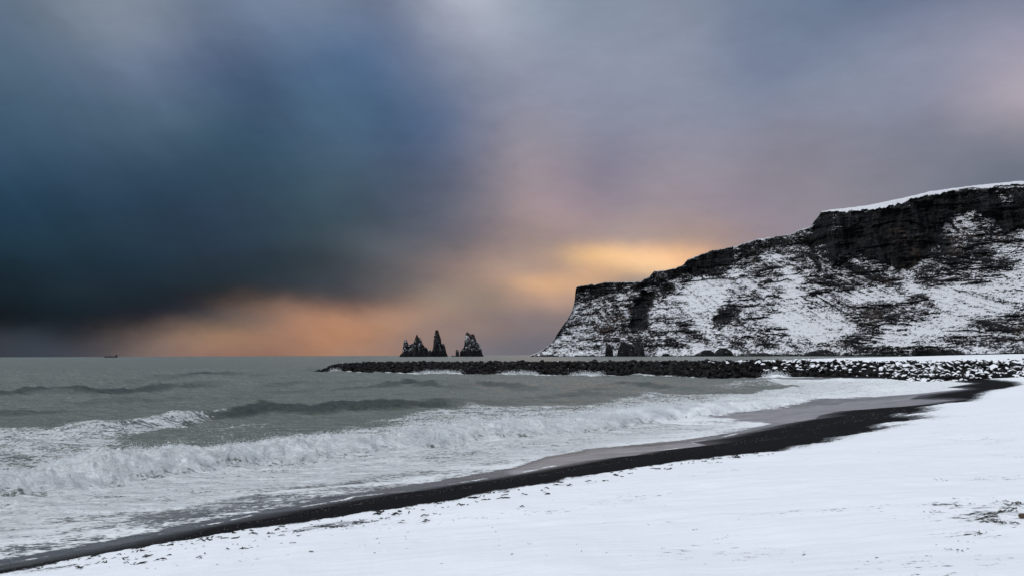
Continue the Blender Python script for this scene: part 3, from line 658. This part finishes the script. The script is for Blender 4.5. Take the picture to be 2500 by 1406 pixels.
stack('sea_stack', [(310,762),(380,740),(400,690),(440,668),(452,560),(470,430),(500,388),(530,420),(560,490),(610,495),(665,460),(690,400),(710,330),(730,283),(765,350),(815,378),(830,440),(870,520),(900,548),(940,565),(948,600),(1000,612),(1030,640),(1050,762)], SD,
      'jagged black sea stack with two pointed peaks, at the seaward end of the group', oo, kk, group=grp, seed=1)
stack('sea_stack', [(1005,762),(1030,640),(1058,590),(1072,480),(1076,390),(1084,290),(1102,262),(1106,215),(1140,196),(1170,218),(1180,270),(1208,350),(1224,400),(1226,470),(1245,498),(1265,475),(1290,495),(1310,560),(1325,640),(1350,710),(1375,762)], SD+60,
      'tallest black sea stack, a narrow round-topped tower with a shoulder on one side', oo, kk, group=grp, seed=2, depth=.8)
stack('sea_stack', [(1390,762),(1460,722),(1500,737),(1518,727),(1525,612),(1540,600),(1585,620),(1592,720),(1604,762)], SD-30,
      'smallest sea stack, a stubby dark pillar rising between the tower and the broad stack', oo, kk, group=grp, seed=3, snow_amt=.0, nx=90)
stack('sea_stack', [(1602,762),(1610,660),(1640,605),(1680,570),(1700,500),(1704,430),(1706,370),(1724,352),(1728,250),(1750,236),(1790,268),(1830,293),(1880,285),(1905,310),(1920,360),(1945,430),(2000,500),(2040,560),(2055,650),(2070,710),(2115,762)], SD,
      'broad black sea stack with a notched slanting top and snow streaked face', oo, kk, group=grp, seed=4, depth=.7, snow_amt=.33)
# rocks at the foot of the headland
def Dfoot(px): return float(np.interp(px, [p for p, _ in FOOT], [d for _, d in FOOT]))
g2 = 'dark rocks along the foot of the headland'
FR = [
 ('upright_rock', [(1477,869),(1478,850),(1481,843),(1486,838),(1492,842),(1496,852),(1498,869)], 'upright dark rock pillar standing in the water at the foot of the snowy cliff'),
 ('shore_rock', [(1506,869),(1510,850),(1516,836),(1522,831),(1530,837),(1545,838),(1556,834),(1566,840),(1571,850),(1573,869)], 'large dark angular rock beside the upright pillar at the cliff foot'),
 ('shore_rock', [(1612,869),(1620,862),(1630,861),(1640,869)], 'low dark rock between the large angular rock and the wider boulders at the cliff foot'),
 ('shore_rock', [(1690,869),(1705,860),(1720,853),(1732,853),(1748,862),(1755,869)], 'wide dark humped rock at the cliff foot, just seaward of a taller domed rock'),
 ('shore_rock', [(1742,869),(1748,856),(1758,848),(1772,848),(1785,856),(1792,869)], 'tallest domed dark rock at the cliff foot below the snow gully'),
 ('shore_rock', [(1795,869),(1815,862),(1840,861),(1870,860),(1885,869)], 'long low black rock shelf at the cliff foot'),
 ('shore_rock', [(1905,869),(1920,862),(1935,863),(1942,869)], 'small black rock just landward of the long low shelf'),
 ('shore_rock', [(1965,868),(1980,856),(2000,851),(2020,851),(2035,858),(2042,868)], 'broad black rock under the rust coloured outcrop at the cliff foot'),
 ('shore_rock', [(2050,868),(2062,858),(2075,857),(2085,868)], 'snow speckled rock next to the broad black rock at the cliff foot'),
 ('shore_rock', [(2130,867),(2138,857),(2152,855),(2160,867)], 'squarish black rock where the plain snow gully meets the shore'),
 ('shore_rock', [(2163,867),(2172,859),(2184,861),(2190,867)], 'smaller rounded rock just landward of the squarish black rock'),
 ('shore_rock', [(2192,867),(2205,859),(2220,861),(2230,867)], 'dark rock last in line where the shore turns to snow')]
for i, (nm, pts, lb) in enumerate(FR):
    mx = sum(p[0] for p in pts)/len(pts)
    stack(nm, pts, Dfoot(mx)-45, lb, base_y=869.5 if mx < 2000 else 868, depth=1.0, snow_amt=.06 if i in (8, 11) else -.05, group=g2, nx=60, nd=30, seed=10+i)

# ------------------------------------------------------------------ ship on the horizon
def box(vs, fs, x0, x1, y0, y1, z0, z1, tx=0.0):
    b = len(vs); vs += [(x0, y0, z0), (x1, y0, z0), (x1, y1, z0), (x0, y1, z0), (x0+tx, y0, z1), (x1-tx, y0, z1), (x1-tx, y1, z1), (x0+tx, y1, z1)]
    fs += [(b+3, b+2, b+1, b), (b+4, b+5, b+6, b+7), (b, b+1, b+5, b+4), (b+1, b+2, b+6, b+5), (b+2, b+3, b+7, b+6), (b+3, b, b+4, b+7)]
def plain(name, col, rough=.6):
    m = Mat(name); n = m.noise(.4, 4); return m.done(m.mix(m.step(n, .4, .7), col, tuple(c*.7 for c in col)), rough)
M_HULL = plain('ship_paint', (.018, .020, .026)); M_SUP = plain('ship_upperworks', (.035, .037, .045))
def part(name, boxes, mat, parent):
    vs, fs = [], []
    for b in boxes: box(vs, fs, *b)
    me = bpy.data.meshes.new(name); me.from_pydata(vs, [], fs); me.materials.append(mat); o = bpy.data.objects.new(name, me); return link(o, parent)
SH = bpy.data.objects.new('cargo_ship', None); link(SH); tag(SH, 'small dark ship far off on the horizon under the storm cloud', 'ship')
SHD = 6500; a0 = ae(271, 870)[0]; SH.location = (a0*SHD, SHD, 0)
vs = []; fs = []
secs = [(-54, .5, 6, 11), (-48, 5, 2, 10.5), (-38, 8, 0, 9.5), (-30, 9, 0, 6.5), (30, 9, 0, 6.0), (46, 8, 0, 6.5), (52, 6, 2, 7)]
for x, w, zb, zt in secs: vs += [(x, -w*.6, zb-3), (x, -w, zt), (x, w, zt), (x, w*.6, zb-3)]
for i in range(len(secs)-1):
    b = i*4
    for j in range(4): fs.append((b+j, b+(j+1) % 4, b+4+(j+1) % 4, b+4+j))
fs += [(3, 2, 1, 0), (len(vs)-4, len(vs)-3, len(vs)-2, len(vs)-1)]
me = bpy.data.meshes.new('hull'); me.from_pydata(vs, [], fs); me.materials.append(M_HULL); link(bpy.data.objects.new('hull', me), SH)
part('bridge', [(40, 48, -7, 7, 6, 19), (41, 47, -8.5, 8.5, 15, 18.2)], M_SUP, SH)
part('funnel', [(34, 37.5, -2, 2, 6, 15, .4)], M_SUP, SH)
part('mast', [(-36.5, -35.5, -.6, .6, 9, 18)], M_SUP, SH)
part('mast', [(-17.5, -15.5, -1, 1, 6, 20), (-21, -12, -.5, .5, 16, 16.8)], M_SUP, SH)
part('mast', [(23, 24.4, -.8, .8, 6, 19)], M_SUP, SH)
part('mast', [(44, 45, -.5, .5, 19, 24)], M_SUP, SH)
part('deck_cargo', [(-14, -2, -6, 6, 6.2, 10), (2, 18, -6, 6, 6.2, 8.8)], M_HULL, SH)

# ------------------------------------------------------------------ breakwater
bx = np.array([p[0] for p in BWL]); by = np.array([p[1] for p in BWL]); bhh = np.array([h for *_, h in BW])
seg = np.hypot(np.diff(bx), np.diff(by)); arc = np.concatenate([[0], np.cumsum(seg)])
def bw_at(t):
    x = np.interp(t, arc, bx); y = np.interp(t, arc, by); x2 = np.interp(t+2, arc, bx) ; x1 = np.interp(t-2, arc, bx); y2 = np.interp(t+2, arc, by); y1 = np.interp(t-2, arc, by)
    dx, dy = x2-x1, y2-y1; L = np.hypot(dx, dy)+1e-6; dx /= L; dy /= L
    return x, y, -dy, dx, np.interp(t, arc, bhh)          # normal points away from the beach side
tt_ = np.arange(0, arc[-1], .9); uu = np.linspace(0, 1, 26)
prof = [(0,-1.2),(.12,.1),(.38,.97),(.5,1.0),(.62,.97),(.88,.1),(1,-1.2)]
pu = [p[0] for p in prof]; ph = [p[1] for p in prof]
Tm, Um = np.meshgrid(tt_, uu); x, y, nx_, ny_, h = bw_at(Tm)
wd = 15*np.clip(.35 + Tm/30, .35, 1)
Xb = x + nx_*Um*wd; Yb = y + ny_*Um*wd
cap0 = sst(0, 5, Tm)
Zb = np.interp(Um, pu, ph); Zb = np.where(Zb > 0, Zb*(h-.75), Zb)*(.6+.4*cap0) - .4*(1-cap0) + fbm(Xb*.8, Yb*.8, o=3, seed=301)*.35
bw = grid_mesh('breakwater', Xb, Yb, Zb, M_BARE); tag(bw, 'long black rubble breakwater of piled rocks running out into the sea', 'breakwater')
rng = random.Random(5); nr_ = np.random.RandomState(7)
def ico():
    import bmesh
    bm = bmesh.new(); bmesh.ops.create_icosphere(bm, subdivisions=2, radius=1.0)
    v = np.array([q_.co[:] for q_ in bm.verts]); f = np.array([[w_.index for w_ in q_.verts] for q_ in bm.faces]); bm.free(); return v, f
IV, IF = ico()
def rock_shape(seed):
    r = np.random.RandomState(seed); v = IV.copy()
    for _ in range(9):                      # cut by planes: flat, angular faces
        n = r.normal(size=3); n /= np.linalg.norm(n); d = r.uniform(.5, .82); k = v@n; v = v - np.outer(np.maximum(k-d, 0), n)
    v *= np.array([1, r.uniform(.65, .95), r.uniform(.5, .8)]); v += r.normal(size=v.shape)*.02
    return v*1.25
shapes = [rock_shape(50+i) for i in range(14)]
def eul(r):
    return Matrix.Rotation(r.uniform(0, 6.28), 3, 'Z') @ Matrix.Rotation(r.uniform(-.9, .9), 3, 'X') @ Matrix.Rotation(r.uniform(-.9, .9), 3, 'Y')
rocks = []
t = 0.3
while t < arc[-1]-1:
    for u in (.06, .115, .17, .225, .28, .335, .40, .47, .54, .61):
        tj = t + rng.uniform(-.55, .55); uj = u + rng.uniform(-.02, .02)
        x, y, a, b, h = [float(q_) for q_ in bw_at(tj)]; w_ = 15*min(1, .35+tj/30)
        c0_ = float(sst(0, 5, np.array(tj)))
        zz = float(np.interp(uj, pu, ph)); zz = (zz*(h-.75) if zz > 0 else zz)*(.6+.4*c0_) - .4*(1-c0_)
        sz = rng.uniform(.42, .85)*(1.12 if rng.random() < .85 else 1.5)
        rocks.append((x+a*uj*w_, y+b*uj*w_, zz+.15+rng.uniform(-.1, .2), sz, tj, uj))
    t += 1.12
def px_of(x, y): return CX + F*x/y
vis = [r for r in rocks if px_of(r[0], r[1]) < 2560]
key = lambda r: -(r[3]/r[1])*(1.0 if .05 < r[5] < .42 else .4)
vis.sort(key=key); big = set(id(r) for r in vis[:296])
def rock_mat(r):
    p = px_of(r[0], r[1]); k = (p-1700)/400 + rng.uniform(-.35, .35) + (.25 if r[5] > .3 else 0) - (.55 if r[2] < 1.4 and p < 2230 else 0)
    if p > 2330: k = max(k, .8)
    return 2 if k > .58 else (1 if (k > -.6 or rng.random() < .3) and r[2] > 1.6 else 0)
mats = [M_BARE, M_DUST, M_CAP]
LB = ['bare black boulder in the armour of the breakwater', 'black boulder of the breakwater with a thin dusting of snow on top', 'snow covered boulder on the landward stretch of the breakwater']
protos = {}
def proto(si, mi):
    if (si, mi) not in protos:
        me = bpy.data.meshes.new('boulder'); me.from_pydata(shapes[si].tolist(), [], IF.tolist()); me.materials.append(mats[mi]); protos[(si, mi)] = me
    return protos[(si, mi)]
restV = []; restF = []; restM = []; nb_ = 0
for r in rocks:
    si = rng.randrange(14); mi = rock_mat(r); rot = eul(rng)
    if id(r) in big:
        o = bpy.data.objects.new('boulder', proto(si, mi)); link(o); o.matrix_world = Matrix.Translation(r[:3]) @ rot.to_4x4() @ Matrix.Scale(r[3], 4)
        tag(o, LB[mi], 'boulder', 'boulders piled on the breakwater: ' + ['bare', 'dusted', 'snow covered'][mi])
    else:
        v = shapes[si]@np.array(rot).T*r[3] + np.array(r[:3]); restV.append(v); restF.append(IF+nb_); restM += [mi]*len(IF); nb_ += len(v)
rub = mesh_np('rubble', np.concatenate(restV), np.concatenate(restF), None, smooth=False, tris=True)
for m_ in mats: rub.data.materials.append(m_)
rub.data.polygons.foreach_set('material_index', np.array(restM, np.int32)); tag(rub, 'mass of smaller dark rocks filling the breakwater', kind='stuff')
# two outlying rocks at the tip
for (p_, D_, sz, lb) in ((781, 293, 1.3, 'largest loose rock, dark and humped, off the seaward tip of the breakwater'), (772, 294, .8, 'low flat rock awash just beyond the seaward tip of the breakwater')):
    o = bpy.data.objects.new('tip_rock', proto(3, 0)); link(o); o.matrix_world = Matrix.Translation(((p_-CX)/F*D_, D_, .3 if sz > 1 else .0)) @ Matrix.Diagonal((sz, sz, sz*.9, 1)); tag(o, lb, 'rock')

# ------------------------------------------------------------------ pebbles, wrack and tufts on the beach
M_PEB = plain('pebble', (.085, .083, .082), .75); M_WRACK = plain('dark_seaweed', (.020, .020, .017), .7); M_TUFT = plain('withered_stalks', (.045, .040, .028), .8)
def ground_at(x, y):
    xa = np.array([x], np.float32).reshape(1, 1); ya = np.array([y], np.float32).reshape(1, 1); s_ = sdist(xa, ya, LAND)
    g_ = ground_z(xa, ya, s_) + fbm(xa*.35, ya*.35, o=4, seed=3)*.06*sst(0, 4, s_); return float(g_[0, 0])
gp = np.random.RandomState(11); n = 60000
pxs = gp.uniform(-40, 2350, n); pys = gp.uniform(1000, 1405, n)
sx_ = [p[0] for p in SPX[:20]]; sy_ = [p[1] for p in SPX[:20]]; wx_ = [p[0] for p in WPX[:31]]; wy_ = [p[1] for p in WPX[:31]]
ys = np.interp(pxs, sx_, sy_); yw = np.interp(pxs, wx_, wy_)
k = (pys < ys+3) & (pys > yw+(ys-yw)*.15) & (gp.uniform(size=n) < .06+.10*np.clip((pys-yw)/(ys-yw+1), 0, 1))
pxs, pys = pxs[k][:6000], pys[k][:6000]
vx = np.array([on_plane(a_, b_, .9) for a_, b_ in zip(pxs, pys)], np.float32); X_ = vx[:, 0]; Y_ = vx[:, 1]
s_ = sdist(X_, Y_, LAND); gzp = ground_z(X_, Y_, s_) + fbm(X_*.35, Y_*.35, o=4, seed=3)*.06*sst(0, 4, s_)
OV = np.array([(1,0,0),(-1,0,0),(0,1,0),(0,-1,0),(0,0,1),(0,0,-1),(.7,.7,.5),(-.7,.7,.5)][:6]); OF = np.array([(0,2,4),(2,1,4),(1,3,4),(3,0,4),(2,0,5),(1,2,5),(3,1,5),(0,3,5)])
kk_ = s_ > .5; X_, Y_, gzp = X_[kk_], Y_[kk_], gzp[kk_]; m_ = len(X_)
sz = gp.uniform(.012, .040, m_)*np.clip(np.hypot(X_, Y_)/40, .8, 1.6)
VV = OV[None]*sz[:, None, None]*np.array([1.3, 1, .6]) + gp.normal(size=(m_, 6, 3))*sz[:, None, None]*.15 + np.stack([X_, Y_, gzp+.01], -1)[:, None]
FFs = OF[None] + (np.arange(m_)*6)[:, None, None]
peb = mesh_np('pebbles', VV.reshape(-1, 3), FFs.reshape(-1, 3), M_PEB, smooth=False, tris=True); tag(peb, 'pale pebbles scattered over the black sand', kind='stuff')

def scrap_cluster(name, mat, spots, label, cat=None, kind=None, group=None, seed=1, up=.5):
    """bits of stalk and weed: thin bent strips with real thickness, lying on or poking out of the snow"""
    r = random.Random(seed); vs = []; fs = []; ox, oy, oz = spots[0][:3]
    for (x, y, z, L, cnt, spread) in spots:
        for _ in range(cnt):
            cx_ = x + r.gauss(0, spread*1.5) - ox; cy_ = y + r.gauss(0, spread*.8) - oy; th = r.uniform(0, math.pi) if r.random() < .4 else r.uniform(-.5, .7); l = L*r.uniform(.4, 1.3); w_ = L*r.uniform(.07, .16)
            zc = z-oz; prev = None
            for j in range(4):
                u = j/3-.5; px_ = cx_+math.cos(th)*l*u; py_ = cy_+math.sin(th)*l*u; pz = zc + w_*.3 + (L*up*r.uniform(0, .6) if j in (1, 2, 3) else 0)*r.random(); ww = w_*(1-abs(u)*1.2); th += r.uniform(-.4, .4)
                b = len(vs); nx2, ny2 = -math.sin(th)*ww, math.cos(th)*ww
                vs += [(px_-nx2, py_-ny2, pz-ww*.6), (px_+nx2, py_+ny2, pz-ww*.6), (px_+nx2*.6, py_+ny2*.6, pz+ww*.7), (px_-nx2*.6, py_-ny2*.6, pz+ww*.7)]
                if prev is not None:
                    for q_ in range(4): fs.append((prev+q_, prev+(q_+1) % 4, b+(q_+1) % 4, b+q_))
                prev = b
    me = bpy.data.meshes.new(name); me.from_pydata(vs, [], fs); me.materials.append(mat); o = bpy.data.objects.new(name, me); link(o); o.location = (ox, oy, oz)
    return tag(o, label, cat, group, kind)
def sp_(px, py, L=.08, cnt=3, spread=.06):
    x, y, z = on_ground(px, py, .05); j = min(int(np.searchsorted(_ST, math.atan2(x, y))), len(_ST)-1); i = min(int(np.searchsorted(_SR, math.hypot(x, y))), len(_SR)-1)
    return (x, y, float(_SZ[i, j])+.012, L, cnt, spread)
wr = []
rr_ = random.Random(3)
for i in range(210):
    px = rr_.uniform(20, 1900); yb = np.interp(px, sx_, sy_); off = abs(rr_.gauss(0, 1))*26*(1 if px < 1350 else .4) + 5; py = yb+off
    if py < 1402: d_ = (py-867)/1944; wr.append(sp_(px, py, rr_.uniform(.04, .14)*min(1.6, .33/d_), rr_.choice((1, 1, 2, 3)), .05))
for i in range(90):
    px = rr_.uniform(300, 2500); yb = np.interp(px, sx_+[2500], sy_+[960]); py = rr_.uniform(yb+30, 1400)
    if py < 1402: wr.append(sp_(px, py, rr_.uniform(.025, .06), rr_.choice((1, 1, 2)), .03))
scrap_cluster('beach_debris', M_WRACK, wr, 'dark scraps of weed and twig strewn on the snow', kind='stuff', seed=4)
for i, (pts, lb) in enumerate([
    ([(800,1297),(815,1296),(832,1292),(845,1293),(880,1284),(905,1279)], 'trail of brown weed scraps lying on the snow near the black sand'),
    ([(1000,1243),(1012,1240),(1002,1249)], 'green tinged weed clump at the snow edge, close to the widest dark band of sand'),
    ([(405,1343),(415,1340)], 'lone dark weed clump poking out of the snow low in the scene, near the surf'),
    ([(330,1386),(345,1384),(360,1382)], 'dark weed clump on the snow nearest the bottom edge'),
    ([(1080,1335),(1090,1331)], 'short dark twig lying alone on the open snow')]):
    scrap_cluster('weed_clump', M_WRACK, [sp_(x, y, .10, 6, .05) for x, y in pts], lb, 'seaweed', seed=20+i, up=.4)
tf = [(2410,1280),(2418,1274),(2408,1287),(2425,1285),(2430,1268),(2440,1262),(2460,1260),(2470,1256),(2485,1240),(2494,1242),(2470,1246),(2455,1288),(2468,1291),(2334,1246),(2337,1243),(2290,1184),(2296,1186),(2270,1260),(2287,1258),(2376,1240),(2394,1312),(2402,1312),(2380,1320),(2358,1336),(2318,1352),(2326,1351),(2342,1356),(2450,1234)]
scrap_cluster('withered_grass', M_TUFT, [sp_(x, y, .085 if 2400 < x else .05, 7 if i < 14 else 3, .045) for i, (x, y) in enumerate(tf)], 'withered grass breaking through the snow towards the right edge', kind='stuff', seed=40, up=.7)
x, y, z = on_ground(2498, 1272, .08)
o = bpy.data.objects.new('stone', proto(5, 0).copy()); link(o); o.data.materials[0] = plain('brown_stone', (.07, .045, .03)); o.location = (x+.05, y, z+.08); o.scale = (.10, .08, .09); tag(o, 'rust brown stone in the snow at the right edge', 'stone')
